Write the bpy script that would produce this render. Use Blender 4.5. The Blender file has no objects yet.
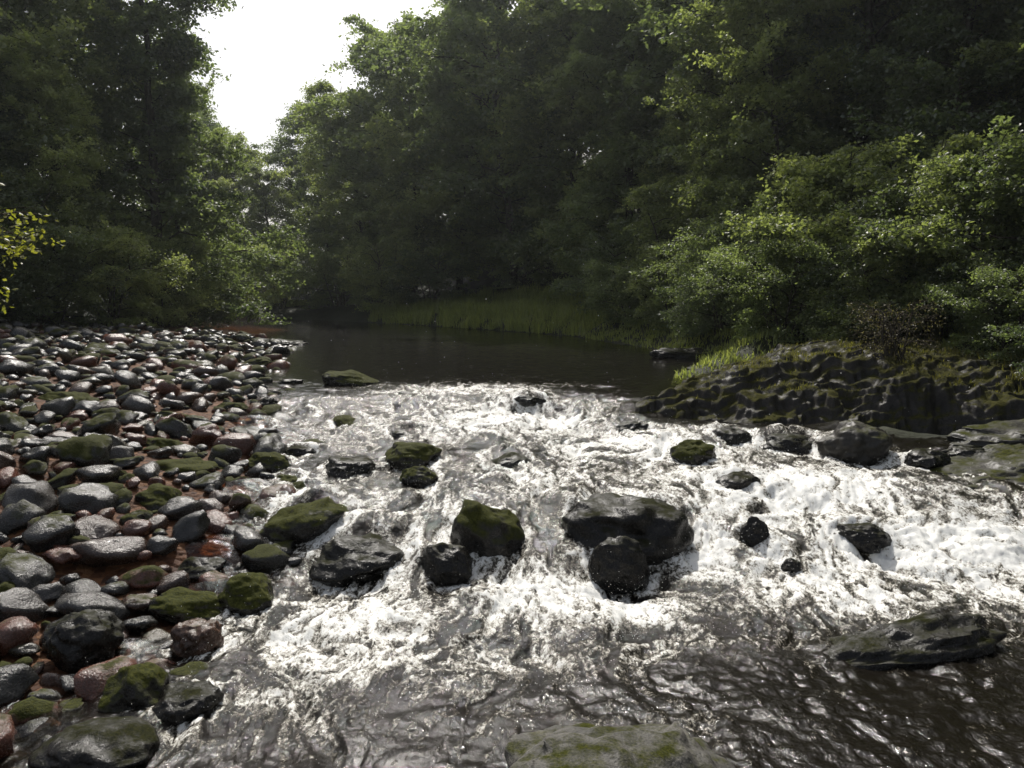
import bpy, math, time
import numpy as np
from mathutils import Vector, Matrix
T0=time.time()
rng=np.random.default_rng(7)
scene=bpy.context.scene
# ------------------------------------------------------------------ noise
_p=np.random.default_rng(3).permutation(256); PERM=np.concatenate([_p,_p,_p]).astype(np.int32)
_g=np.random.default_rng(4).normal(size=(256,3)); _g/=np.linalg.norm(_g,axis=1)[:,None]; GR=_g.astype(np.float32)
_a=np.linspace(0,2*np.pi,257)[:-1]; G2=np.stack([np.cos(_a),np.sin(_a)],1).astype(np.float32)
def fade(t): return t*t*t*(t*(t*6-15)+10)
def n2(x,y,s=0):
    x=np.asarray(x,dtype=np.float32)+s*17.31; y=np.asarray(y,dtype=np.float32)+s*9.77
    xi=np.floor(x);yi=np.floor(y);fx=x-xi;fy=y-yi
    xi=xi.astype(np.int32)&255;yi=yi.astype(np.int32)&255
    u=fade(fx);v=fade(fy)
    def g(dx,dy):
        h=PERM[PERM[(xi+dx)&255]+((yi+dy)&255)]
        q=G2[h]; return q[...,0]*(fx-dx)+q[...,1]*(fy-dy)
    a=g(0,0);b=g(1,0);c=g(0,1);d=g(1,1)
    a=a+u*(b-a);c=c+u*(d-c)
    return (a+v*(c-a))*1.5
def fbm2(x,y,o=4,s=0,gain=.5,lac=2.03):
    r=0;am=1;f=1
    for i in range(o):
        ca,sa=math.cos(i*.7),math.sin(i*.7)
        r=r+am*n2((x*ca-y*sa)*f,(x*sa+y*ca)*f,s+i*3);am*=gain;f*=lac
    return r
def n3(P,s=0):
    P=P.astype(np.float32)+s*13.7
    I=np.floor(P);F=P-I;I=I.astype(np.int32)&255;U=fade(F)
    def g(dx,dy,dz):
        h=PERM[PERM[PERM[(I[:,0]+dx)&255]+((I[:,1]+dy)&255)]+((I[:,2]+dz)&255)]
        q=GR[h];return q[:,0]*(F[:,0]-dx)+q[:,1]*(F[:,1]-dy)+q[:,2]*(F[:,2]-dz)
    def L(a,b,t): return a+t*(b-a)
    x00=L(g(0,0,0),g(1,0,0),U[:,0]);x10=L(g(0,1,0),g(1,1,0),U[:,0])
    x01=L(g(0,0,1),g(1,0,1),U[:,0]);x11=L(g(0,1,1),g(1,1,1),U[:,0])
    return L(L(x00,x10,U[:,1]),L(x01,x11,U[:,1]),U[:,2])*1.5
def fbm3(P,o=4,s=0,gain=.5):
    r=0;am=1;f=1
    for i in range(o):
        r=r+am*n3(P*f,s+i*3);am*=gain;f*=2.03
    return r
def sstep(a,b,x):
    t=np.clip((x-a)/(b-a),0,1);return t*t*(3-2*t)
# ------------------------------------------------------------------ mesh helpers
def mesh_from(name,V,Fc,mats,smooth=True,matidx=None,attrs=None,link=True,colattr=None):
    me=bpy.data.meshes.new(name)
    V=np.ascontiguousarray(V,dtype=np.float32)
    if not isinstance(Fc,(list,tuple)): Fc=[Fc]
    Fc=[f for f in Fc if len(f)]
    loops=np.concatenate([f.ravel() for f in Fc]).astype(np.int32)
    tot=np.concatenate([np.full(len(f),f.shape[1]) for f in Fc]).astype(np.int32)
    st=np.concatenate([[0],np.cumsum(tot)[:-1]]).astype(np.int32)
    me.vertices.add(len(V));me.vertices.foreach_set('co',V.ravel())
    me.loops.add(len(loops));me.loops.foreach_set('vertex_index',loops)
    me.polygons.add(len(tot));me.polygons.foreach_set('loop_start',st);me.polygons.foreach_set('loop_total',tot)
    if smooth is True: me.polygons.foreach_set('use_smooth',np.ones(len(tot),dtype=bool))
    elif smooth is not False: me.polygons.foreach_set('use_smooth',smooth)
    if matidx is not None: me.polygons.foreach_set('material_index',matidx.astype(np.int32))
    me.update(calc_edges=True)
    for m in mats: me.materials.append(m)
    if attrs:
        for k,a in attrs.items():
            at=me.attributes.new(k,'FLOAT','POINT');at.data.foreach_set('value',np.ascontiguousarray(a,dtype=np.float32))
    if colattr is not None:
        at=me.attributes.new('Col','FLOAT_COLOR','POINT')
        c=np.ones((len(V),4),dtype=np.float32);c[:,:3]=colattr;at.data.foreach_set('color',c.ravel())
    if link:
        ob=bpy.data.objects.new(name,me);scene.collection.objects.link(ob);return ob
    return me
def grid_faces(nr,nc):
    i=np.arange(nr*nc).reshape(nr,nc)
    return np.stack([i[:-1,:-1].ravel(),i[:-1,1:].ravel(),i[1:,1:].ravel(),i[1:,:-1].ravel()],1)
import bmesh
def ico(sub):
    bm=bmesh.new();bmesh.ops.create_icosphere(bm,subdivisions=sub,radius=1)
    V=np.array([v.co[:] for v in bm.verts]);F=np.array([[v.index for v in f.verts] for f in bm.faces]);bm.free();return V,F
ICO={k:ico(k) for k in (2,3,5,6)}
# ------------------------------------------------------------------ material helpers
def newmat(name):
    m=bpy.data.materials.new(name);m.use_nodes=True;nt=m.node_tree;nt.nodes.clear()
    return m,nt,nt.nodes,nt.links
def N(nt,t,**kw):
    n=nt.nodes.new(t)
    for k,v in kw.items():
        if k in ('inp',):
            for a,b in v.items(): n.inputs[a].default_value=b
        else: setattr(n,k,v)
    return n
def ramp(nt,stops):
    r=nt.nodes.new('ShaderNodeValToRGB');e=r.color_ramp.elements
    while len(e)>1:e.remove(e[-1])
    e[0].position=stops[0][0];e[0].color=(*stops[0][1],1)
    for p,c in stops[1:]:
        q=e.new(p);q.color=(*c,1)
    return r
def g3(v): return (v,v,v)
def math_(nt,op,a,b=None,c=None,clamp=False):
    n=nt.nodes.new('ShaderNodeMath');n.operation=op;n.use_clamp=clamp
    for i,x in enumerate((a,b,c)):
        if x is None: continue
        if isinstance(x,(int,float)): n.inputs[i].default_value=x
        else: nt.links.new(x,n.inputs[i])
    return n.outputs[0]
def mixc(nt,f,a,b,bt='MIX'):
    n=nt.nodes.new('ShaderNodeMix');n.data_type='RGBA';n.blend_type=bt
    for s,x in ((0,f),(6,a),(7,b)):
        if isinstance(x,(int,float)): n.inputs[s].default_value=x
        elif isinstance(x,tuple): n.inputs[s].default_value=(*x,1) if len(x)==3 else x
        else: nt.links.new(x,n.inputs[s])
    return n.outputs[2]
def noise(nt,vec,scale,detail=5,rough=.55,dist=0):
    n=N(nt,'ShaderNodeTexNoise',inp={'Scale':scale,'Detail':detail,'Roughness':rough,'Distortion':dist})
    if vec is not None: nt.links.new(vec,n.inputs['Vector'])
    return n
def leaf_mat(name,c1,c2,trans=.5,gl=.05):
    m,nt,ns,L=newmat(name)
    oi=N(nt,'ShaderNodeObjectInfo');at=N(nt,'ShaderNodeAttribute',attribute_name='rnd')
    f=math_(nt,'ADD',math_(nt,'MULTIPLY',at.outputs['Fac'],.7),math_(nt,'MULTIPLY',oi.outputs['Random'],.45))
    r=ramp(nt,[(.15,c1),(.95,c2)]);L.new(f,r.inputs[0])
    d=N(nt,'ShaderNodeBsdfDiffuse');t=N(nt,'ShaderNodeBsdfTranslucent');g=N(nt,'ShaderNodeBsdfGlossy',inp={'Roughness':.45,'Color':(1,1,1,1)})
    L.new(r.outputs[0],d.inputs[0])
    tcol=mixc(nt,1.0,r.outputs[0],(1.9,2.0,1.05),'MULTIPLY');L.new(tcol,t.inputs[0])
    a=N(nt,'ShaderNodeMixShader');a.inputs[0].default_value=trans;L.new(d.outputs[0],a.inputs[1]);L.new(t.outputs[0],a.inputs[2])
    b=N(nt,'ShaderNodeMixShader');b.inputs[0].default_value=gl;L.new(a.outputs[0],b.inputs[1]);L.new(g.outputs[0],b.inputs[2])
    o=N(nt,'ShaderNodeOutputMaterial');L.new(b.outputs[0],o.inputs[0]);return m
M_leafA=leaf_mat('leaf_dark_green',(.052,.075,.04),(.21,.25,.11))
M_leafB=leaf_mat('leaf_mid_green',(.075,.10,.046),(.29,.32,.13))
M_leafY=leaf_mat('leaf_yellow_green',(.12,.14,.02),(.24,.22,.04),.5)
M_grass=leaf_mat('grass_blades',(.12,.15,.055),(.29,.31,.11),.45,.03)
M_grassd=leaf_mat('moss_grass_blades',(.08,.085,.018),(.2,.175,.05),.4,.03)
M_dry=leaf_mat('dry_stems',(.09,.08,.045),(.2,.17,.09),.3,.03)
def bark_mat():
    m,nt,ns,L=newmat('bark')
    tc=N(nt,'ShaderNodeTexCoord');nz=noise(nt,tc.outputs['Object'],6,3)
    r=ramp(nt,[(.3,(.03,.027,.02)),(.7,(.11,.095,.075))]);L.new(nz.outputs[0],r.inputs[0])
    p=N(nt,'ShaderNodeBsdfDiffuse');L.new(r.outputs[0],p.inputs['Color'])
    o=N(nt,'ShaderNodeOutputMaterial');L.new(p.outputs[0],o.inputs[0]);return m
M_bark=bark_mat()
def rock_mat(name,c1,c2,moss=.5,rough=.3,useattr=False,scale=3.,mossc=((.016,.021,.005),(.07,.072,.016)),spec=.35,bump=.7):
    m,nt,ns,L=newmat(name)
    geo=N(nt,'ShaderNodeNewGeometry');V=geo.outputs['Position']
    n1=noise(nt,V,scale,6,.62);nf=noise(nt,V,scale*14,4,.65);nb=noise(nt,V,scale*1.1,5,.7)
    r=ramp(nt,[(.3,c1),(.72,c2)]);L.new(n1.outputs[0],r.inputs[0]);col=r.outputs[0]
    if useattr:
        at=N(nt,'ShaderNodeAttribute',attribute_name='Col')
        col=mixc(nt,1.,at.outputs['Color'],mixc(nt,n1.outputs[0],(.45,.45,.45),(1.5,1.5,1.5)),'MULTIPLY')
    sp=ramp(nt,[(.35,g3(.5)),(.65,g3(1.35))]);L.new(nf.outputs[0],sp.inputs[0])
    col=mixc(nt,1.,col,sp.outputs[0],'MULTIPLY')
    sx=N(nt,'ShaderNodeSeparateXYZ');L.new(geo.outputs['Normal'],sx.inputs[0])
    up=math_(nt,'ADD',sx.outputs[2],math_(nt,'MULTIPLY',math_(nt,'SUBTRACT',nb.outputs[0],.5),2.2))
    if useattr:
        am=N(nt,'ShaderNodeAttribute',attribute_name='moss');up=math_(nt,'ADD',up,math_(nt,'SUBTRACT',am.outputs['Fac'],1.))
    else: up=math_(nt,'ADD',up,moss-1.)
    mm=N(nt,'ShaderNodeMapRange');mm.inputs[1].default_value=.05;mm.inputs[2].default_value=.5;L.new(up,mm.inputs[0])
    mr=ramp(nt,[(.3,mossc[0]),(.7,mossc[1])]);L.new(nf.outputs[0],mr.inputs[0])
    col=mixc(nt,mm.outputs[0],col,mr.outputs[0])
    p=N(nt,'ShaderNodeBsdfPrincipled');L.new(col,p.inputs['Base Color'])
    L.new(math_(nt,'MULTIPLY',math_(nt,'SUBTRACT',1.15,mm.outputs[0]),spec,clamp=True),p.inputs['Specular IOR Level'])
    rr=math_(nt,'ADD',math_(nt,'MULTIPLY',nf.outputs[0],.35),rough-.15)
    rr=math_(nt,'ADD',rr,math_(nt,'MULTIPLY',mm.outputs[0],.5),clamp=True);L.new(rr,p.inputs['Roughness'])
    h=math_(nt,'ADD',math_(nt,'MULTIPLY',n1.outputs[0],1.3),math_(nt,'MULTIPLY',nf.outputs[0],.35))
    b=N(nt,'ShaderNodeBump',inp={'Strength':bump,'Distance':.035});L.new(h,b.inputs['Height']);L.new(b.outputs[0],p.inputs['Normal'])
    o=N(nt,'ShaderNodeOutputMaterial');L.new(p.outputs[0],o.inputs[0]);return m
M_boulder=rock_mat('wet_dark_boulder',(.009,.008,.007),(.034,.03,.025),moss=.84,rough=.24)
M_wet=rock_mat('wet_black_rock',(.005,.0045,.004),(.018,.016,.013),moss=.35,rough=.22,mossc=((.008,.010,.003),(.030,.030,.009)),spec=.26)
M_out=rock_mat('outcrop_rock',(.012,.011,.009),(.045,.04,.033),moss=.35,rough=.4,scale=2.2)
M_lich=rock_mat('lichen_rock',(.025,.024,.02),(.13,.122,.105),moss=.28,rough=.5,scale=5,spec=.3)
M_cob=rock_mat('cobble_stone',(.1,.1,.1),(.2,.2,.2),rough=.22,useattr=True,scale=5,spec=.6)
# ------------------------------------------------------------------ layout functions
LEFT=[(-3.9,-20),(-3.7,3.6),(-3.2,5.0),(-2.95,7.2),(-3.6,10.5),(-4.6,13.6),(-5.9,17),(-8.0,26),(-11.5,36),(-19,45),(-45,52)]
RIGHT=[(12,-20),(9.5,4),(8.3,8),(6.5,11.2),(2.3,12.6),(2.6,15),(4.2,18.5),(5.0,21),(4.4,26),(2.3,34),(-4.6,45),(-14,56.5),(-45,66)]
RIV=np.array(LEFT+RIGHT[::-1],float)
OC=np.array([(.95,13.1),(1.7,12.25),(3.2,12.3),(4.4,11.9),(5.6,12.1),(7,11.6),(9,11.3),(13,11),(15,17),(12,20.5),(7.5,20),(5.2,18.4),(3.6,16.4),(2.0,14.6)],float)
def sdpoly(x,y,P):
    x=np.asarray(x,float);y=np.asarray(y,float)
    d=np.full(x.shape,1e9);ins=np.zeros(x.shape,bool);n=len(P)
    for i in range(n):
        ax,ay=P[i];bx,by=P[(i+1)%n]
        ex,ey=bx-ax,by-ay;wx,wy=x-ax,y-ay
        t=np.clip((wx*ex+wy*ey)/(ex*ex+ey*ey),0,1)
        d=np.minimum(d,np.hypot(wx-ex*t,wy-ey*t))
        c=((ay>y)!=(by>y))
        if ey!=0: ins^=c&(x<(bx-ax)*(y-ay)/ey+ax)
    return np.where(ins,d,-d)
def W0(x,y):
    yw=y+.55*n2(x*.55,y*.12,5)+.18*n2(x*1.7,y*.3,6)
    z=.9-.16*np.clip((16-yw)/10,0,1)
    gq=np.exp(-((x-.75)/.75)**2)
    def sg(c,w): return 1/(1+np.exp(np.clip((yw-c)/w,-30,30)))
    z=z-.18*sg(13.5,.28-.12*gq)-.17*sg(11.2+2.0*gq,.30-.14*gq)-.18*sg(8.5,.16)-.21*sg(7.45,.14)
    return z
LX=np.array([p[0] for p in LEFT[:9]]);LY=np.array([p[1] for p in LEFT[:9]])
def ground(x,y):
    sd=sdpoly(x,y,RIV)+.25*n2(x*.8,y*.8,11)
    w=W0(x,y)
    mid=np.interp(y,[-20,8,20,34,45,60],[3,2,1,-3,-10,-20])
    left=(x<mid)&(y<56-(x+14)*.25)
    dep=np.where(left,np.clip(sd*.13,0,.5),np.clip(sd*.35,0,.6))
    o=np.clip(-sd,0,None)
    barL=(.66*(1-np.exp(-o*.24))+.16*n2(x*.55,y*.55,12)*sstep(.2,1.5,o))*np.interp(y,[3,5,7.5],[.25,.5,1])
    barL=barL+sstep(6.5,11,o)*1.0+np.clip(o-10,0,None)*.2
    hs_=.05+.27*sstep(-12,2,x)
    bankR=.55*sstep(0,1.6,o)+.10*o+np.clip(o-4,0,None)*hs_
    bankR=bankR+.25*n2(x*.3,y*.3,13)*sstep(.5,3,o)
    h=np.where(left,barL,bankR)
    h=np.minimum(h,16+6*n2(x*.01,y*.01,14))
    h=h-.75*sstep(-.5,.7,sdpoly(x,y,OC))*(sd<=0)
    return np.where(sd>0,w-dep,w+h)
B=[(-.28,7.41,.10,.71,.62,'m'),(1.14,7.41,.12,1.14,.62,'w'),(.99,7.01,.05,.54,.41,'w'),(-.60,7.01,.05,.45,.34,'w'),
(-2.10,7.74,.16,.91,.42,'m'),(-4.04,9.17,.37,.99,.33,'m'),(-2.25,6.41,-.01,.48,.30,'m'),(-1.30,10.09,.43,.66,.33,'m'),
(-1.10,9.20,.37,.42,.26,'m'),(2.37,10.24,.44,.57,.34,'m'),(-2.02,9.53,.41,.58,.24,'w'),(-3.07,9.80,.42,.50,.25,'m'),
(2.64,9.11,.36,.46,.22,'w'),(2.40,7.70,.13,.26,.32,'w'),(2.60,7.2,.05,.17,.13,'w'),(3.55,7.7,.13,.49,.22,'w'),
(-3.12,15.2,.88,.95,.32,'m'),(-2.4,4.72,-.03,.41,.35,'m'),(-2.08,4.67,-.03,.40,.22,'w'),(-2.35,5.62,0,.35,.26,'r'),
(-2.36,4.1,-.04,.62,.22,'w'),(-3.78,8.2,.32,.57,.31,'m'),(-3.09,5.35,.06,.49,.35,'w'),(4.6,10.3,.5,.87,.52,'o'),
(-1.44,7.16,.0,.9,.36,'w'),(-3.77,7.70,.2,.39,.30,'m'),(-5.02,12.0,.58,.91,.27,'m'),(-6.9,12.1,.75,.92,.43,'m'),
(-4.64,13.0,.68,.49,.20,'m'),(-1.63,11.55,.50,.44,.15,'w'),(-4.16,13.42,.70,.34,.22,'w'),(-.09,10.14,.36,.58,.22,'w'),
(-2.68,6.25,-.01,.57,.2,'m'),(-.35,6.41,-.08,.25,.12,'r'),(-.25,9.11,.28,.35,.14,'w'),(-2.54,12.29,.57,.46,.17,'m'),
(-2.65,9.20,.36,.35,.16,'m'),(-3.96,11.55,.52,.73,.17,'w'),(-3.4,12.6,.55,.5,.12,'w'),(-3.5,8.3,.2,.4,.2,'w'),(-3.0,8.6,.22,.45,.18,'w'),
(-2.9,7.0,.02,.5,.2,'w'),(-4.6,10.4,.5,.6,.25,'m'),(.3,13.6,.72,.5,.2,'w'),(-4.4,15.6,.84,.5,.15,'w'),(-6.2,19,.9,.7,.22,'m'),
(5.3,9.9,.4,.5,.3,'w'),(3.9,10.9,.45,.7,.25,'w'),(3.2,11.3,.45,.6,.3,'w'),(-1.9,14.2,.76,.5,.14,'w'),(-2.9,10.6,.45,.4,.15,'w'),(-1.2,12.6,.6,.35,.12,'w'),(6.0,10.2,.4,.6,.3,'w'),(5.0,11.2,.45,.7,.3,'w'),
(7.6,10.9,.5,.8,.4,'o'),(8.4,10.2,.5,.9,.4,'o'),(6.9,11.3,.5,.6,.3,'w'),(1.8,12.0,.42,.6,.3,'w')]
# ------------------------------------------------------------------ ground sheet
def sinhsp(n,a,b,c,k):
    s=np.linspace(-1,1,n);v=np.sinh(k*s)/np.sinh(k)
    return np.where(v<0,c+v*(c-a),c+v*(b-c))
gx=sinhsp(420,-420,420,-1,4.6);gy=np.unique(np.concatenate([np.linspace(-60,0,14),np.linspace(0,30,260),30+ (np.linspace(0,1,180)**2.2)*570]))
X,Y=np.meshgrid(gx,gy)
Z=ground(X,Y)+.02*fbm2(X*2,Y*2,2,20)
SD=sdpoly(X,Y,RIV)
m,nt,ns,L=newmat('river_bank_ground')
geo=N(nt,'ShaderNodeNewGeometry');V=geo.outputs['Position']
a=N(nt,'ShaderNodeAttribute',attribute_name='sd')
n1_=noise(nt,V,1.2,5,.6);n2_=noise(nt,V,14,4,.7)
vo=N(nt,'ShaderNodeTexVoronoi',inp={'Scale':14.});L.new(V,vo.inputs['Vector'])
bed=ramp(nt,[(.0,(.035,.012,.005)),(.5,(.12,.045,.015)),(1,(.25,.12,.05))]);L.new(vo.outputs['Color'],bed.inputs[0])
grn=ramp(nt,[(.35,(.012,.015,.006)),(.6,(.03,.036,.012)),(.75,(.025,.022,.012))]);L.new(n1_.outputs[0],grn.inputs[0])
f=N(nt,'ShaderNodeMapRange');f.inputs[1].default_value=-6;f.inputs[2].default_value=-9;L.new(a.outputs['Fac'],f.inputs[0])
ar=N(nt,'ShaderNodeAttribute',attribute_name='right')
ff=math_(nt,'MAXIMUM',f.outputs[0],ar.outputs['Fac'])
col=mixc(nt,ff,bed.outputs[0],grn.outputs[0]);col=mixc(nt,.6,col,n2_.outputs[0],'MULTIPLY')
p=N(nt,'ShaderNodeBsdfPrincipled',inp={'Roughness':.7,'Specular IOR Level':.2});L.new(col,p.inputs['Base Color'])
vd=math_(nt,'MULTIPLY',vo.outputs['Distance'],math_(nt,'SUBTRACT',1.,ff))
b=N(nt,'ShaderNodeBump',inp={'Strength':.8,'Distance':.05});L.new(math_(nt,'SUBTRACT',n2_.outputs[0],vd),b.inputs['Height']);L.new(b.outputs[0],p.inputs['Normal'])
o=N(nt,'ShaderNodeOutputMaterial');L.new(p.outputs[0],o.inputs[0])
mid=np.interp(Y,[-20,8,20,34,45,60],[3,2,1,-3,-10,-20])
right=((X>mid)|(Y>56-(X+14)*.25)).astype(float)
mesh_from('ground',np.stack([X,Y,Z],-1).reshape(-1,3),grid_faces(*X.shape),[m],attrs={'sd':SD.ravel(),'right':right.ravel()})
# ------------------------------------------------------------------ river water
NR,NC=1100,1100
tt=np.linspace(-1.05,1.05,NC);yy=np.exp(np.linspace(np.log(5.2),np.log(80),NR))-4
Yw,Tt=np.meshgrid(yy,tt,indexing='ij');Xw=Tt*(Yw+4.5)
Wb=W0(Xw,Yw)
blobs=[(-.2,12.6,2.2,1.5,.95),(-.8,14.6,1.9,1.0,.85),(-2.5,11.5,1.4,1.2,.5),(1.8,11,1.8,1.2,1.),(3.2,9.2,2.2,1.3,1.),(4.4,7.6,2.4,1.2,1.),
(2.8,6.8,1.6,.7,.95),(-1,8.3,1.3,1.1,.6),(.3,9.3,1.5,1.2,.75),(.5,6.6,1.3,.65,1.),(-1.3,6.2,.95,.7,1.),(-1.1,5.5,.9,.6,.8),(.3,5.6,.8,.5,.5),
(-1.5,4.9,.6,.5,.55),(1.4,6.0,.9,.5,.55),(-2.0,9,.9,1,.5),(5.5,6.2,1.5,1.,.85),(-3,13.5,1.,1.,.4),(.2,4.6,1.2,.4,.3),(2.0,8.0,1.2,1.,.85),(.8,13.0,.7,.7,1.)]
Tb=np.zeros_like(Xw)
for bx,by,sx,sy,am in blobs: Tb=np.maximum(Tb,am*np.exp(-(((Xw-bx)/sx)**2+((Yw-by)/sy)**2)*.8))
slope=np.clip((W0(Xw,Yw+.12)-W0(Xw,Yw-.12))/.24,0,1.5)
Tn=Tb*.85+np.clip(slope-.05,0,.5)*.5*sstep(.1,.5,Tb+.15)
pil=np.zeros_like(Xw);wake=np.zeros_like(Xw)
for (bx,by,bz,bw,bh,k) in B:
    r=bw*.5;cy=by+r*.8
    if sdpoly(np.array([bx]),np.array([cy]),RIV)[0]<-.1 : continue
    dx=(Xw-bx);dy=(Yw-cy)
    if by>14: continue
    pil+= .35*r*np.exp(-(dx/(r*1.2))**2-((dy-r*.9)/(r*.6))**2)
    pil-= .25*r*np.exp(-(dx/(r*.9))**2-((dy+r*1.2)/(r*.8))**2)
    ring=np.exp(-((np.hypot(dx,dy)-r*1.15)/(r*.3+.04))**2)
    tail=np.exp(-(np.abs(np.abs(dx)-r*.9)/(r*.45))**2)*sstep(0,-.3,dy)*np.exp(np.clip(dy,-9,0)/(2.2*r+.3))
    wake=np.maximum(wake,.7*ring);wake=np.maximum(wake,.85*tail)
Tn=np.clip(np.maximum(Tn,wake*sstep(.02,.3,Tb)*.95)+.06*wake,0,1.25)
wx=fbm2(Xw*.9,Yw*.6,3,31)*.35;wy=fbm2(Xw*.9,Yw*.6,3,37)*.35
A=fbm2((Xw+wx)*1.7,(Yw+wy)*.9,4,41,.5)
ST=n2((Xw+wx*1.3+.06*A)*4.6,(Yw+wy)*1.25,44)+.6*n2((Xw+wx*1.3)*9.6,(Yw+wy)*2.6,45)+.35*n2((Xw+wx*1.3)*19,(Yw+wy)*6,46)
Bn=fbm2((Xw+wx)*7.5,(Yw+wy)*4.6,4,47,.6)
Cn=fbm2((Xw-wx*.7)*15,(Yw+wy*.7)*12,3,53,.65)
bil=np.abs(A);bil2=np.abs(Bn);bil3=np.abs(Cn);rid=1-np.abs(ST)*1.6
sdw=sdpoly(Xw,Yw,RIV);edge=sstep(0,.8,sdw)
turb=np.clip(Tn,0,1)
near=sstep(18,13,Yw)
Zw=Wb+pil
amp=(.03*near+.12*turb)*(.25+.75*edge)
Zw=Zw+amp*(A*.6-bil*.5+.2)
Zw=Zw+(.008*near+.05*turb)*(rid*.45-.2)*(.3+.7*edge)
Zw=Zw+(.007*near+.030*turb)*(bil2*.8-.25)*(.3+.7*edge)+(.006*near+.014*turb)*(bil3-.25)
Zw=Zw+(.006+.008*near)*fbm2(Xw*3.5,Yw*5,3,61)
foam=Tn*1.15-.53+.48*(rid-.55)+.34*(-A*.5)+.22*(bil2-.3)+.12*np.clip(Cn,-1,1)
foam=foam-.35*(1-edge)
Lx_=np.interp(Yw,LY,LX)
depth=np.clip(np.where(Xw<Lx_+2.5,(Xw-Lx_)*.38+.02,1.),0,1)
m,nt,ns,L=newmat('river_water')
geo=N(nt,'ShaderNodeNewGeometry');V=geo.outputs['Position']
af=N(nt,'ShaderNodeAttribute',attribute_name='foam');ad=N(nt,'ShaderNodeAttribute',attribute_name='depth');at_=N(nt,'ShaderNodeAttribute',attribute_name='turb')
mp=N(nt,'ShaderNodeMapping');mp.inputs['Scale'].default_value=(1.,.6,1.);L.new(V,mp.inputs[0])
nA=noise(nt,mp.outputs[0],13,3,.55,1.2);nB=noise(nt,mp.outputs[0],46,5,.7,.5)
vo=N(nt,'ShaderNodeTexVoronoi',feature='DISTANCE_TO_EDGE',inp={'Scale':8.})
vm=N(nt,'ShaderNodeVectorMath',operation='ADD');L.new(mp.outputs[0],vm.inputs[0]);sc=N(nt,'ShaderNodeVectorMath',operation='SCALE');sc.inputs['Scale'].default_value=.35;L.new(nA.outputs['Color'],sc.inputs[0]);L.new(sc.outputs[0],vm.inputs[1]);L.new(vm.outputs[0],vo.inputs['Vector'])
net=math_(nt,'SUBTRACT',.14,vo.outputs['Distance'])
f=math_(nt,'ADD',af.outputs['Fac'],math_(nt,'MULTIPLY',math_(nt,'SUBTRACT',nA.outputs[0],.5),.8))
f=math_(nt,'ADD',f,math_(nt,'MULTIPLY',math_(nt,'SUBTRACT',nB.outputs[0],.5),1.3))
f=math_(nt,'ADD',f,math_(nt,'MULTIPLY',net,1.0))
mr=N(nt,'ShaderNodeMapRange',interpolation_type='SMOOTHSTEP');mr.inputs[1].default_value=-.16;mr.inputs[2].default_value=.5;L.new(f,mr.inputs[0])
foamf=mr.outputs[0]
tb2=math_(nt,'ADD',math_(nt,'MULTIPLY',at_.outputs['Fac'],.22),.16)
bh=math_(nt,'ADD',math_(nt,'MULTIPLY',nA.outputs[0],.36),math_(nt,'MULTIPLY',nB.outputs[0],tb2))
bs=math_(nt,'ADD',math_(nt,'MULTIPLY',at_.outputs['Fac'],.5),.12,clamp=True)
anr=N(nt,'ShaderNodeAttribute',attribute_name='near');bs=math_(nt,'ADD',bs,math_(nt,'MULTIPLY',anr.outputs['Fac'],.25),clamp=True)
bmp=N(nt,'ShaderNodeBump',inp={'Distance':.06});L.new(bs,bmp.inputs['Strength']);L.new(bh,bmp.inputs['Height'])
bmf=N(nt,'ShaderNodeBump',inp={'Distance':.03,'Strength':.5});L.new(bh,bmf.inputs['Height'])
tr=N(nt,'ShaderNodeBsdfTransparent',inp={'Color':(.88,.58,.34,1)});dd=N(nt,'ShaderNodeBsdfDiffuse',inp={'Color':(.008,.0065,.0045,1)})
dm=N(nt,'ShaderNodeMixShader');dq=N(nt,'ShaderNodeMapRange');dq.inputs[1].default_value=0;dq.inputs[2].default_value=.5;dq.inputs[3].default_value=.05;L.new(ad.outputs['Fac'],dq.inputs[0])
L.new(dq.outputs[0],dm.inputs[0]);L.new(tr.outputs[0],dm.inputs[1]);L.new(dd.outputs[0],dm.inputs[2])
gl=N(nt,'ShaderNodeBsdfGlossy',inp={'Roughness':.08});L.new(bmp.outputs[0],gl.inputs['Normal'])
fr=N(nt,'ShaderNodeFresnel',inp={'IOR':1.33});L.new(bmp.outputs[0],fr.inputs['Normal'])
wm=N(nt,'ShaderNodeMixShader');L.new(fr.outputs[0],wm.inputs[0]);L.new(dm.outputs[0],wm.inputs[1]);L.new(gl.outputs[0],wm.inputs[2])
fcol=ramp(nt,[(.0,(.24,.21,.15)),(.5,(.52,.49,.42)),(1,(.78,.78,.75))]);L.new(foamf,fcol.inputs[0])
fd=N(nt,'ShaderNodeBsdfPrincipled',inp={'Roughness':.6,'Specular IOR Level':.2});L.new(fcol.outputs[0],fd.inputs['Base Color']);L.new(bmf.outputs[0],fd.inputs['Normal'])
fm=N(nt,'ShaderNodeMixShader');L.new(foamf,fm.inputs[0]);L.new(wm.outputs[0],fm.inputs[1]);L.new(fd.outputs[0],fm.inputs[2])
o=N(nt,'ShaderNodeOutputMaterial');L.new(fm.outputs[0],o.inputs[0])
Fw=grid_faces(NR,NC)
keep=(sdw.ravel()>-1.6);kf=keep[Fw].any(1);Fw=Fw[kf]
Zw=np.where(sdw<-.05,Zw-np.clip(-sdw-.05,0,2)*.35,Zw)
mesh_from('river',np.stack([Xw,Yw,Zw],-1).reshape(-1,3),Fw,[m],attrs={'foam':foam.ravel(),'depth':depth.ravel(),'turb':turb.ravel(),'near':near.ravel()})
print('water',time.time()-T0)
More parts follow.
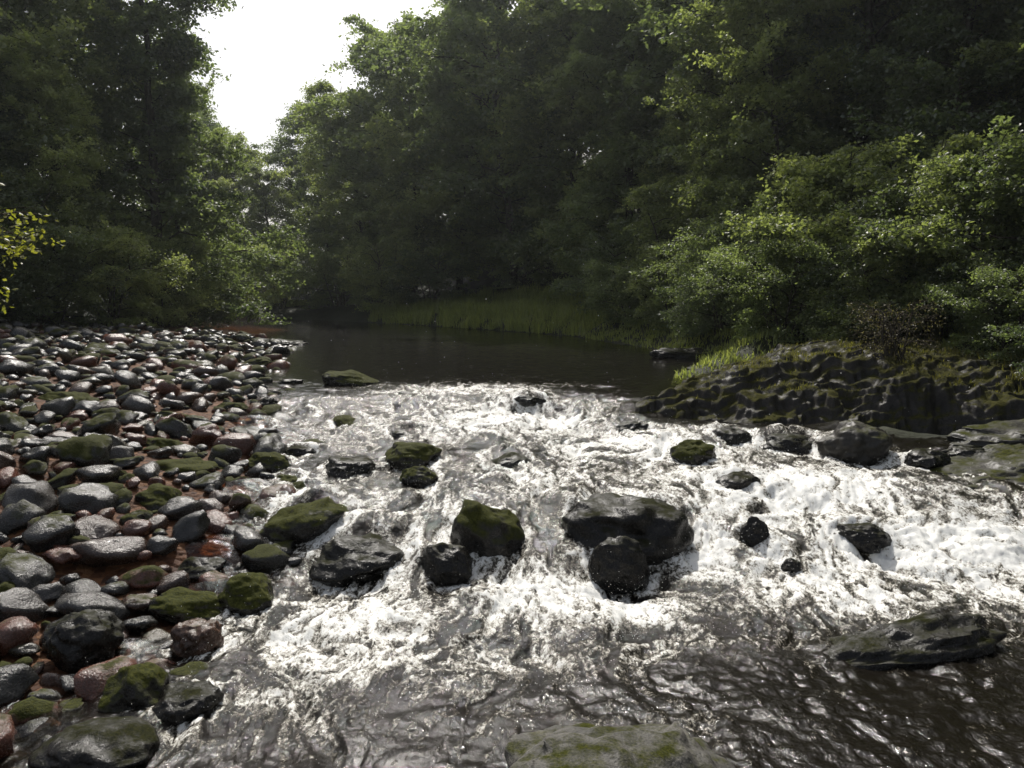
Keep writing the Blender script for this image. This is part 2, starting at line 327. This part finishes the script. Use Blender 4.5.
# ------------------------------------------------------------------ rocks
def rockverts(sub,dims,seed,rot=0,tilt=(0,0),rough=.16,box=1.0,nf=7,fc=(.72,.95)):
    V,F=ICO[sub];V=V.copy()
    if box!=1.0:
        V=np.sign(V)*np.abs(V)**box
    n=fbm3(V*1.1,3,seed)*rough*1.6+fbm3(V*3.2,4,seed+20)*rough*.45
    rg=np.random.default_rng(seed)
    for i in range(nf):
        d=rg.normal(size=3);d/=np.linalg.norm(d);h=rg.uniform(*fc)
        s=V@d-h;V=V-np.clip(s,0,None)[:,None]*d*.85
    V=V*(1+n)[:,None]
    V=V*np.array(dims)
    R=Matrix.Rotation(rot,3,'Z')@Matrix.Rotation(tilt[0],3,'X')@Matrix.Rotation(tilt[1],3,'Y')
    return V@np.array(R).T,F
names={'m':'mossy_boulder','w':'wet_boulder','r':'brown_cobble','o':'lichen_boulder'}
M_red=rock_mat('brown_wet_stone',(.03,.018,.012),(.11,.06,.04),moss=.1,rough=.25)
mm={'m':M_boulder,'w':M_wet,'r':M_red,'o':M_out}
BR=[]
for i,(bx,by,bz,bw,bh,k) in enumerate(B):
    rg=np.random.default_rng(100+i)
    r=bw*.5;dep=r*rg.uniform(.75,1.0);hz=bh*.62
    V,F=rockverts(5,(r*1.08,dep,hz),100+i,rg.uniform(-.4,.4),(rg.uniform(-.15,.15),rg.uniform(-.25,.25)),.14)
    ob=mesh_from(names[k],V,F,[mm[k]]);ob.location=(bx,by+dep*.8,bz+hz*.32);BR.append((bx,by+dep*.8,r))
def slab(name,loc,dims,seed,rot,tilt,mat,box=.7,rough=.13,sub=6):
    V,F=rockverts(sub,dims,seed,rot,tilt,rough,box)
    s=V[:,2]/.07+.6*fbm3(V*1.5,3,seed+5);fr_=s-np.floor(s);s2=np.floor(s)+sstep(.5,1,fr_);V[:,2]+=(s2-s)*.07*.7
    V[:,:2]*=(1+.035*np.sin(np.floor(s)*2.4))[:,None]
    ob=mesh_from(name,V,F,[mat]);ob.location=loc;return ob
slab('lichen_slab_rock',(.62,3.72,-.04),(.92,.66,.40),301,.15,(.05,.08),M_lich,.85)
slab('flat_black_rock',(2.75,5.70,-.06),(.92,.28,.20),302,.2,(.1,-.14),M_wet,.75)
slab('tilted_slab_rock',(6.5,9.7,.36),(2.0,.7,.32),303,.12,(.16,-.14),M_out,.62)
slab('tilted_slab_rock',(6.6,8.7,.08),(1.5,.5,.2),304,.2,(.1,-.1),M_wet,.65)
slab('tilted_slab_rock',(7.4,10.8,.6),(1.6,.6,.3),305,.1,(.1,-.1),M_out,.65)
slab('ledge_rock',(-8.2,28,.95),(1.2,.5,.15),323,.1,(0,.03),M_wet,.7,sub=5)
slab('ledge_rock',(4.9,22.2,.95),(1.1,.5,.2),320,.1,(0,.03),M_wet,.8,sub=5)
def outcrop(x,y):
    wx_=x+.30*fbm2(x*1.1,y*1.1,4,71,.55);wy_=y+.34*fbm2(x*1.1,y*1.1,4,75,.55)
    sd=sdpoly(wx_,wy_,OC)
    top=np.interp(x,[.9,2.2,3.2,4.6,6,7.5,9],[.92,1.12,1.28,1.56,1.68,1.5,1.5])+.12*fbm2(x*.8,y*.8,3,79)
    base=.2
    z=base+(top-base)*(.40*sstep(0,.45,sd)+.24*sstep(.4,.85,sd+.3*n2(x*1.3,y*1.3,85))+.36*sstep(.6,2.3,sd+.4*n2(x*.9,y*.9,86)))
    q=.15
    s=(z-.22*x+.08*y+.14*fbm2(x*1.1,y*1.1,3,83,.6))/q
    fr_=s-np.floor(s);s2=np.floor(s)+sstep(.6,1,fr_)
    blend=sstep(-.4,.25,n2(x*.9,y*.9+z*2,89))
    z2=z+(s2-s)*q*.95*(.45+.55*blend)
    z2=z2+.04*fbm2(x*2.6,y*2.6,4,87,.55)
    return np.where(sd<0,base+sd*1.5,z2),sd
ox=np.linspace(.2,15,930);oy=np.linspace(10.6,20.8,640);OX,OY=np.meshgrid(ox,oy)
OZ,OS=outcrop(OX,OY);Fo=grid_faces(*OX.shape);k=(OS.ravel()>-.4)[Fo].any(1)
m_out2=rock_mat('strata_rock',(.008,.007,.006),(.042,.036,.029),moss=.58,rough=.42,scale=2.5,mossc=((.014,.017,.005),(.075,.07,.02)),spec=.25,bump=.8)
mesh_from('rock_outcrop',np.stack([OX,OY,OZ],-1).reshape(-1,3),Fo[k],[m_out2])
# ------------------------------------------------------------------ cobble bar
PX=np.zeros(9000);PY=np.zeros(9000);PR=np.zeros(9000);n=len(BR)
PX[:n]=[b[0] for b in BR];PY[:n]=[b[1] for b in BR];PR[:n]=[b[2] for b in BR];n0=n
classes=[(.32,.24,160),(.24,.17,900),(.17,.12,3200),(.12,.085,8000),(.085,.05,9000)]
for rmax,rmin,tries in classes:
    u=rng.random(tries)
    cy=3.0+27*u**(.9 if rmin>.12 else 1.5);sh=np.interp(cy,LY,LX)
    wd=np.minimum(sh+.75*cy+3,16)
    cx=sh+1.0-(rng.random(tries)**1.1)*(wd+1.0)
    rr=rng.uniform(rmin,rmax,tries)
    for x,y,r in zip(cx,cy,rr):
        if r<.085 and y>13: continue
        if r<.12 and y>22: continue
        if y<6 and r>.12 and rng.random()<.5: continue
        s_=np.interp(y,LY,LX)
        if x>s_ and rng.random()<.25+.5*(x-s_): continue
        if n>=5600: break
        d2=(PX[:n]-x)**2+(PY[:n]-y)**2
        if (d2<((PR[:n]+r)*.84)**2).any(): continue
        PX[n]=x;PY[n]=y;PR[n]=r;n+=1
cx=PX[n0:n];cy=PY[n0:n];cr=PR[n0:n];gz=ground(cx,cy);print('cobbles',n-n0)
VV=[];FF=[];CC=[];MS=[];off=0
pal=[(.04,.037,.034),(.022,.021,.019),(.065,.058,.052),(.065,.038,.027),(.12,.045,.028),(.05,.042,.026),(.10,.09,.078),(.014,.013,.012)]
pw=np.array([.22,.24,.05,.17,.14,.1,.005,.12]);pw/=pw.sum()
base={s:[] for s in (2,3)}
for s in (2,3):
    for i in range(24):
        V,F=rockverts(s,(1,rng.uniform(.55,.92),rng.uniform(.38,.68)),400+i,0,(0,0),rng.uniform(.1,.2),rng.uniform(.8,1.05),9,(.62,.95));base[s].append((V,F))
for x,y,r,z in zip(cx,cy,cr,gz):
    s=3 if (y<12 and r>.08) else 2
    V,F=base[s][rng.integers(24)]
    R=np.array(Matrix.Rotation(rng.uniform(0,6.28),3,'Z')@Matrix.Rotation(rng.normal(0,.3),3,'X')@Matrix.Rotation(rng.normal(0,.3),3,'Y'))
    VV.append((V*r*1.2)@R.T+np.array([x,y,z+r*rng.uniform(.05,.5)]));FF.append(F+off);off+=len(V)
    c=np.array(pal[rng.choice(8,p=pw)])*rng.uniform(.7,1.2);CC.append(np.repeat(c[None],len(V),0))
    MS.append(np.full(len(V),rng.choice([.0,.35,.65,.9],p=[.40,.22,.23,.15])))
mesh_from('cobbles',np.concatenate(VV),np.concatenate(FF),[M_cob],colattr=np.concatenate(CC),attrs={'moss':np.concatenate(MS)})
print('cob',time.time()-T0)
# ------------------------------------------------------------------ trees
def tube(path,rad,k):
    path=np.asarray(path);n=len(path);t=np.gradient(path,axis=0);t/=np.linalg.norm(t,axis=1)[:,None]+1e-9
    ref=np.array([.3,.2,1.]) if abs(t[0,2])<.9 else np.array([1.,0,0])
    a=np.cross(t,ref);a/=np.linalg.norm(a,axis=1)[:,None]+1e-9;b=np.cross(t,a)
    an=np.linspace(0,2*np.pi,k,endpoint=False)
    V=path[:,None]+rad[:,None,None]*(a[:,None]*np.cos(an)[None,:,None]+b[:,None]*np.sin(an)[None,:,None])
    i=np.arange(n*k).reshape(n,k);F=np.stack([i[:-1],np.roll(i[:-1],-1,1),np.roll(i[1:],-1,1),i[1:]],-1).reshape(-1,4)
    return V.reshape(-1,3),F
def make_tree(name,seed,H,R,h0=.1,nl=44,nsub=7,nsp=4,nleaf=60,leaf=.11,mat=M_leafA,prof='round',multi=1,spread=.42,lean=0):
    rg=np.random.default_rng(seed);TV=[];TF=[];off=0;cent=[];dirs=[];lid=[]
    def add(p,r,k):
        nonlocal off
        V,F=tube(p,r,k);TV.append(V);TF.append(F+off);off+=len(V)
    trunks=[]
    for q in range(multi):
        s=np.linspace(0,1,12);az=rg.uniform(0,6.28);ln=(R*.45 if multi>1 else .04*H)
        wob=np.cumsum(rg.normal(0,.018*H,(12,2)),0)*s[:,None]**.5
        P=np.stack([np.cos(az)*ln*s**.8+wob[:,0]+lean*s,np.sin(az)*ln*s**.8+wob[:,1],s*H*.95],1)
        if multi>1: P[:,:2]+=rg.normal(0,.15,2)
        add(P,(.013*H/np.sqrt(multi)+.02)*(1-s*.95)+.008,8);trunks.append(P)
    for i in range(nl):
        P=trunks[i%multi];h=h0+(1-h0)*((i+.5)/nl)**.9*.97
        f=h*11;i0=min(int(f),10);st=P[i0]+(P[i0+1]-P[i0])*(f-i0)
        if prof=='round': pr_=np.sin(np.pi*np.clip(.12+.86*(h-h0)/(1-h0),0,1))**.6
        elif prof=='cone': pr_=(1-.85*((h-h0)/(1-h0)))**.8
        else: pr_=.75+.25*np.sin(h*9)-.6*np.clip(h-.7,0,1)/.3
        ln=R*pr_*rg.uniform(.5,1.2)+.25
        az=i*2.39996+rg.normal(0,.35);el=math.radians(rg.uniform(5,38)+25*(h-.3))
        s=np.linspace(0,1,7)
        D=np.array([np.cos(az)*np.cos(el),np.sin(az)*np.cos(el),np.sin(el)])
        Q=st+D*ln*s[:,None];Q[:,2]-=ln*.28*s**2.2;Q[1:]+=rg.normal(0,.03*ln,(6,3))
        r0=.008*ln+.008;add(Q,r0*(1-s*.9),5)
        for j in range(nsub):
            t=rg.uniform(.22,1.0)**.8;f2=t*6;j0=min(int(f2),5);sp=Q[j0]+(Q[j0+1]-Q[j0])*(f2-j0)
            az2=az+rg.choice([-1,1])*rg.uniform(.3,1.3);el2=rg.normal(.1,.35);l2=ln*rg.uniform(.22,.42)*(1.25-t*.5)+.15
            D2=np.array([np.cos(az2)*np.cos(el2),np.sin(az2)*np.cos(el2),np.sin(el2)])
            s2=np.linspace(0,1,4);Q2=sp+D2*l2*s2[:,None];Q2[:,2]-=l2*.25*s2**2
            add(Q2,(r0*.3)*(1-s2*.8)+.002,3)
            for k in range(nsp):
                tk=(k+rg.uniform(.2,1))/nsp;cent.append(sp+(Q2[-1]-sp)*tk+rg.normal(0,.06*ln**.5,3));dirs.append(D2);lid.append(i)
    cent=np.array(cent);dirs=np.array(dirs);M=len(cent);lid=np.array(lid)
    cnt=np.maximum(rg.normal(1,.45,M),.15);idx=np.repeat(np.arange(M),(cnt*nleaf).astype(int));K=len(idx)
    sc_=spread*rg.uniform(.55,1.2,M)
    e=rg.normal(size=(K,3))*np.array([1,1,.30]);
    along=rg.uniform(-.8,1,K)
    pos=cent[idx]+e*sc_[idx][:,None]*.58+dirs[idx]*(along*sc_[idx])[:,None]
    rad=np.hypot(e[:,0],e[:,1]);pos[:,2]-=rad**2*sc_[idx]*.16
    pos[:,2]=np.maximum(pos[:,2],.05)
    nrm=rg.normal(size=(K,3))*.6+np.array([0,0,.8]);nrm/=np.linalg.norm(nrm,axis=1)[:,None]
    ta=rg.normal(size=(K,3));ta-=nrm*(ta*nrm).sum(1)[:,None];ta/=np.linalg.norm(ta,axis=1)[:,None];tb=np.cross(nrm,ta)
    l=leaf*rg.uniform(.6,1.3,K)[:,None]
    q=np.stack([pos-ta*l*.5,pos+tb*l*.33-nrm*l*.06,pos+ta*l*.5,pos-tb*l*.33-nrm*l*.06],1).reshape(-1,3)
    TVa=np.concatenate(TV);TFa=np.concatenate(TF);no=len(TVa)
    LF=np.arange(K*4).reshape(K,4)+no
    rl=rg.random(nl)
    rnd=np.concatenate([np.zeros(no),np.repeat(rl[lid[idx]]*.4+rg.random(M)[idx]*.4+rg.random(K)*.2,4)])
    mi=np.concatenate([np.zeros(len(TFa)),np.ones(K)]);sm=np.concatenate([np.ones(len(TFa),bool),np.zeros(K,bool)])
    me=mesh_from(name,np.concatenate([TVa,q]),[TFa,LF],[M_bark,mat],matidx=mi,smooth=sm,attrs={'rnd':rnd},link=False)
    print(name,K);return me
A1=make_tree('alder_a',1,18,4.3,.05,70,8,4,42,.17,M_leafA,'col',spread=.36)
A2=make_tree('alder_b',2,17,4.6,.08,60,8,4,42,.17,M_leafB,'round',spread=.38)
O1=make_tree('oak_a',3,17,6.2,.10,60,9,4,38,.21,M_leafA,'round',spread=.45)
O2=make_tree('oak_b',4,16,5.6,.06,58,9,4,38,.21,M_leafB,'round',spread=.45)
BI=make_tree('birch_a',5,16,4.0,.08,60,8,4,38,.13,M_leafB,'cone',spread=.32)
S1=make_tree('bush_a',6,4.2,2.2,.04,44,7,4,34,.10,M_leafB,'round',multi=5,spread=.24)
S2=make_tree('bush_b',7,3.4,2.3,.04,44,7,4,34,.09,M_leafA,'round',multi=6,spread=.24)
print('trees',time.time()-T0)
def place(me,name,x,y,s,sz=1,rot=None,dz=-.15):
    ob=bpy.data.objects.new(name,me);scene.collection.objects.link(ob)
    z=float(ground(np.array([x]),np.array([y]))[0]);ob.location=(x,y,z+dz)
    ob.rotation_euler=(rng.normal(0,.03),rng.normal(0,.03),rng.uniform(0,6.28) if rot is None else rot)
    ob.scale=(s,s,s*sz);return ob
nm={id(A1):'alder_tree',id(A2):'alder_tree',id(O1):'oak_tree',id(O2):'oak_tree',id(BI):'birch_tree'}
TL=[(A1,-15.6,36.5,1.08),(A2,-19,34,1.05),(A1,-21.5,29.5,.98),(O1,-26,33,1.1),(A2,-17.8,31.5,.62),(A1,-16.2,40,.72),(O2,-29,39,1.2),(O1,-23,41,1.2),
(O1,-27,27,1.0),(A2,-24,24,.85),(A1,-19,29.0,.5),(O2,-33,45,1.3),
(O2,-24,76,.9),(O1,-18.5,79,.95),(O2,-13,77,1.0),(O1,-29,74,.9),(A2,-20,69,.65),(A1,-15,66,.66),(O1,-33,84,1.0),(BI,-11,67,.9),(A2,-26,68,.6),
(O1,-7.5,60,1.15),(A2,-10.5,61,.95),(O2,-3.5,54,1.15),(BI,-6.5,54,.85),(O1,0,50,1.2),(O1,-3,66,1.2),(O2,4,58,1.25),
(A2,3.8,46,1.1),(O2,7,41.5,1.1),(O1,11,46,1.2),(A1,5.8,38,.85),(O1,10,35.5,1.05),(BI,7.6,33,.75),(O2,14.5,36,1.2),(O1,13,30,1.0),(A2,9.6,28.5,.75),
(O2,18,30,1.1),(O1,17.5,24.5,1.05),(A1,12.5,24,.8),(O2,22,26,1.2),(BI,14.6,20.5,.8),(O1,20,19,1.05),(O2,16.5,16.5,.85),(O1,26,30,1.3),(O1,19,43,1.3),(O2,25,38,1.3),
(A2,15.2,13,.7),(O2,21,12,.9)]
for me,x,y,s in TL: place(me,nm[id(me)],x,y,s,rng.uniform(.95,1.08))
SL=[(S1,-14.8,29.8,.9),(S2,-16.5,28.5,1.0),(S1,-18.0,27.5,1.2),(S2,-20.5,26,1.2),(S1,-14.6,33.5,.9),(S2,-15.2,37,1.0),(S1,-22.5,25.5,1.1),(S2,-23,23.5,1.2),
(S1,-8,52,1.1),(S2,-12.5,58.5,1.2),(S1,-17,60,1.2),(S2,-22,63,1.2),(S1,-28,65,1.3),(S2,-5,50.8,1.),(S1,6.8,31,1.2),(S2,5.2,35.5,1.1),(S1,7.9,26.5,1.1),(S2,7.6,23.5,1.),(S1,9.2,20.8,1.1),(S2,11.4,18,1.1),(S1,12,14.6,.9),(S2,12.8,12,1.),(S1,4.6,41,1.0),(S2,1.,49.5,.9),(S1,8.6,22.5,.9),(S2,14,10,1.),(S1,10.2,16.6,.9),
(S2,6.9,20.6,.7),(S1,10.4,14.2,.65),(S2,9.6,18.6,.8),(S2,6.6,25,.8),(S1,11.6,12.6,.7),(S2,6.0,23.2,.6),(S1,5.6,28,.7),(S2,4.7,31,.7),(S1,8.3,18.2,.6),(S2,9.3,14.6,.5),(S2,9.6,12.4,.5),(S1,10.4,11.4,.6)]
for me,x,y,s in SL:
    ob=place(me,'riverside_bush',x,y,s)
    oz,od=outcrop(np.array([x]),np.array([y]))
    if od[0]>0: ob.location.z=max(ob.location.z,float(oz[0])-.15)
SAP=make_tree('sapling',9,3.7,1.15,.5,16,5,3,9,.075,M_leafY,'round',spread=.16)
place(SAP,'willow_sapling',-7.2,9.3,.95,1,.3)
# ------------------------------------------------------------------ grass
def blades(name,x,y,z,h,w,mat,bend=.35,seed=1):
    rg=np.random.default_rng(seed);K=len(x);az=rg.uniform(0,6.28,K);d=np.stack([np.cos(az),np.sin(az),0*az],1)
    s=np.stack([-np.sin(az),np.cos(az),0*az],1);p=np.stack([x,y,z],1);h=h[:,None];b=rg.uniform(.1,1,K)[:,None]*bend
    up=np.array([0,0,1.])
    a0=p-s*w;a1=p+s*w;m0=p+up*h*.6+d*h*b*.35-s*w*.7;m1=m0+s*w*1.4;t=p+up*h*(1-b*.3)+d*h*b
    V=np.stack([a0,a1,m1,m0,t],1).reshape(-1,3);i=np.arange(K)[:,None]*5
    return mesh_from(name,V,[i+np.array([[0,1,2,3]]),i+np.array([[3,2,4]])],[mat],smooth=False,attrs={'rnd':np.repeat(rg.random(K),5)})
def scatter(K,x0,x1,y0,y1,cond,clump=.35,seed=0):
    rg=np.random.default_rng(seed);x=rg.uniform(x0,x1,K);y=rg.uniform(y0,y1,K)
    k=(n2(x*1.3,y*1.3,91)+rg.normal(0,.25,K)>-clump)&cond(x,y);return x[k],y[k]
rb=lambda x,y:(lambda s:(s<-.02)&(s>-6.))(sdpoly(x,y,RIV))&(x>np.interp(y,[20,34,50],[0,-3,-9]))
x,y=scatter(230000,-9,14,16,52,rb,.2,1)
rg=np.random.default_rng(5);hh=np.where((y>33)&(x<4.5),.8,.28)*(1+.5*n2(x*.9,y*.9,93))
blades('bank_grass',x,y,ground(x,y)-.03,rg.uniform(.3,1.,len(x))*hh,.016,M_grass,.9,2)
x,y=scatter(190000,1.5,14.5,11.5,20,lambda x,y:sdpoly(x,y,OC)>.9,-.08,3)
rg=np.random.default_rng(6)
zz=outcrop(x,y)[0];zb=outcrop(x,y+.06)[0];zc=outcrop(x+.06,y)[0];st_=np.hypot(zb-zz,zc-zz)/.06
k=(x>3.0)&(st_<.5)&(rg.random(len(x))<np.interp(x,[3,4.4,11],[.15,.7,1]));x,y,zz=x[k],y[k],zz[k]
blades('outcrop_grass',x,y,zz-.01,rg.uniform(.03,.10,len(x))*np.where(rg.random(len(x))<.03,2.,1)*np.where(x>8,2.2,1),.005,M_grassd,.9,4)
DS=make_tree('dry_shrub_mesh',12,.9,.6,.1,30,6,3,4,.035,M_dry,'round',multi=12,spread=.1)
ob=place(DS,'dry_shrub',6.6,13.8,.9,1.1);ob.location.z=float(outcrop(np.array([6.6]),np.array([13.8]))[0][0])-.03
# ------------------------------------------------------------------ spray droplets
rg=np.random.default_rng(77);K=7000
bi=rg.integers(0,len(blobs),K);bl=np.array(blobs)[bi]
x=bl[:,0]+rg.normal(0,.6,K)*bl[:,2];y=bl[:,1]+rg.normal(0,.6,K)*bl[:,3];z=W0(x,y)+.05+rg.exponential(.08,K)
x2=rg.uniform(-6,7,520);y2=rg.uniform(5,14,520);z2=rg.uniform(1.2,4.6,520)
rr=np.concatenate([rg.uniform(.0015,.004,K),rg.uniform(.002,.005,520)])
P=np.stack([np.concatenate([x,x2]),np.concatenate([y,y2]),np.concatenate([z,z2])],1)
oct_=np.array([(1,0,0),(-1,0,0),(0,1,0),(0,-1,0),(0,0,1),(0,0,-1)],float);of=np.array([(0,2,4),(2,1,4),(1,3,4),(3,0,4),(2,0,5),(1,2,5),(3,1,5),(0,3,5)])
V=(P[:,None]+oct_[None]*rr[:,None,None]).reshape(-1,3);F=(of[None]+np.arange(len(P))[:,None,None]*6).reshape(-1,3)
m,nt,ns,L=newmat('water_droplets');p=N(nt,'ShaderNodeBsdfTranslucent',inp={'Color':(.9,.9,.88,1)});d=N(nt,'ShaderNodeBsdfDiffuse',inp={'Color':(.9,.9,.88,1)});a=N(nt,'ShaderNodeMixShader');L.new(p.outputs[0],a.inputs[1]);L.new(d.outputs[0],a.inputs[2]);o=N(nt,'ShaderNodeOutputMaterial');L.new(a.outputs[0],o.inputs[0])
mesh_from('spray_droplets',V,F,[m])
# ------------------------------------------------------------------ haze volume, added to stand in for flare glow and lifted blacks
m,nt,ns,L=newmat('added_haze');vs=N(nt,'ShaderNodeVolumeScatter',inp={'Color':(.9,.97,1,1),'Density':.00042,'Anisotropy':.65});o=N(nt,'ShaderNodeOutputMaterial');L.new(vs.outputs[0],o.inputs['Volume'])
bm=bmesh.new();bmesh.ops.create_cube(bm,size=1,matrix=Matrix.Translation((0,50,14))@Matrix.Diagonal((150,140,36,1)));me=bpy.data.meshes.new('added_haze');bm.to_mesh(me);bm.free();me.materials.append(m)
scene.collection.objects.link(bpy.data.objects.new('added_haze',me))
# ------------------------------------------------------------------ light, world, camera
EL=math.radians(49);AZ=math.radians(-7)
D=Vector((math.sin(AZ)*math.cos(EL),math.cos(AZ)*math.cos(EL),math.sin(EL)))
sl=bpy.data.lights.new('sun','SUN');sl.energy=4.2;sl.angle=math.radians(.53);sl.color=(1,.96,.89)
so=bpy.data.objects.new('sun',sl);scene.collection.objects.link(so);so.rotation_euler=D.to_track_quat('Z','Y').to_euler();so.location=(0,0,60)
w=bpy.data.worlds.new('World');scene.world=w;w.use_nodes=True;nt=w.node_tree;nt.nodes.clear()
sk=N(nt,'ShaderNodeTexSky',sky_type='NISHITA');sk.sun_disc=False;sk.sun_elevation=EL;sk.sun_rotation=AZ;sk.dust_density=4;sk.air_density=1.0
bg=N(nt,'ShaderNodeBackground',inp={'Strength':.125});o=N(nt,'ShaderNodeOutputWorld')
hs=N(nt,'ShaderNodeHueSaturation',inp={'Saturation':.45});nt.links.new(sk.outputs[0],hs.inputs['Color'])
nt.links.new(hs.outputs[0],bg.inputs[0]);nt.links.new(bg.outputs[0],o.inputs[0])
cd=bpy.data.cameras.new('camera');cd.sensor_width=36;cd.lens=28.27;cd.clip_end=2000
co=bpy.data.objects.new('camera',cd);scene.collection.objects.link(co);co.location=(0,0,2.6);co.rotation_euler=(math.radians(90-6.3),0,0);scene.camera=co
scene.view_settings.view_transform='Standard';scene.view_settings.look='None';scene.view_settings.exposure=0
print('done',time.time()-T0)
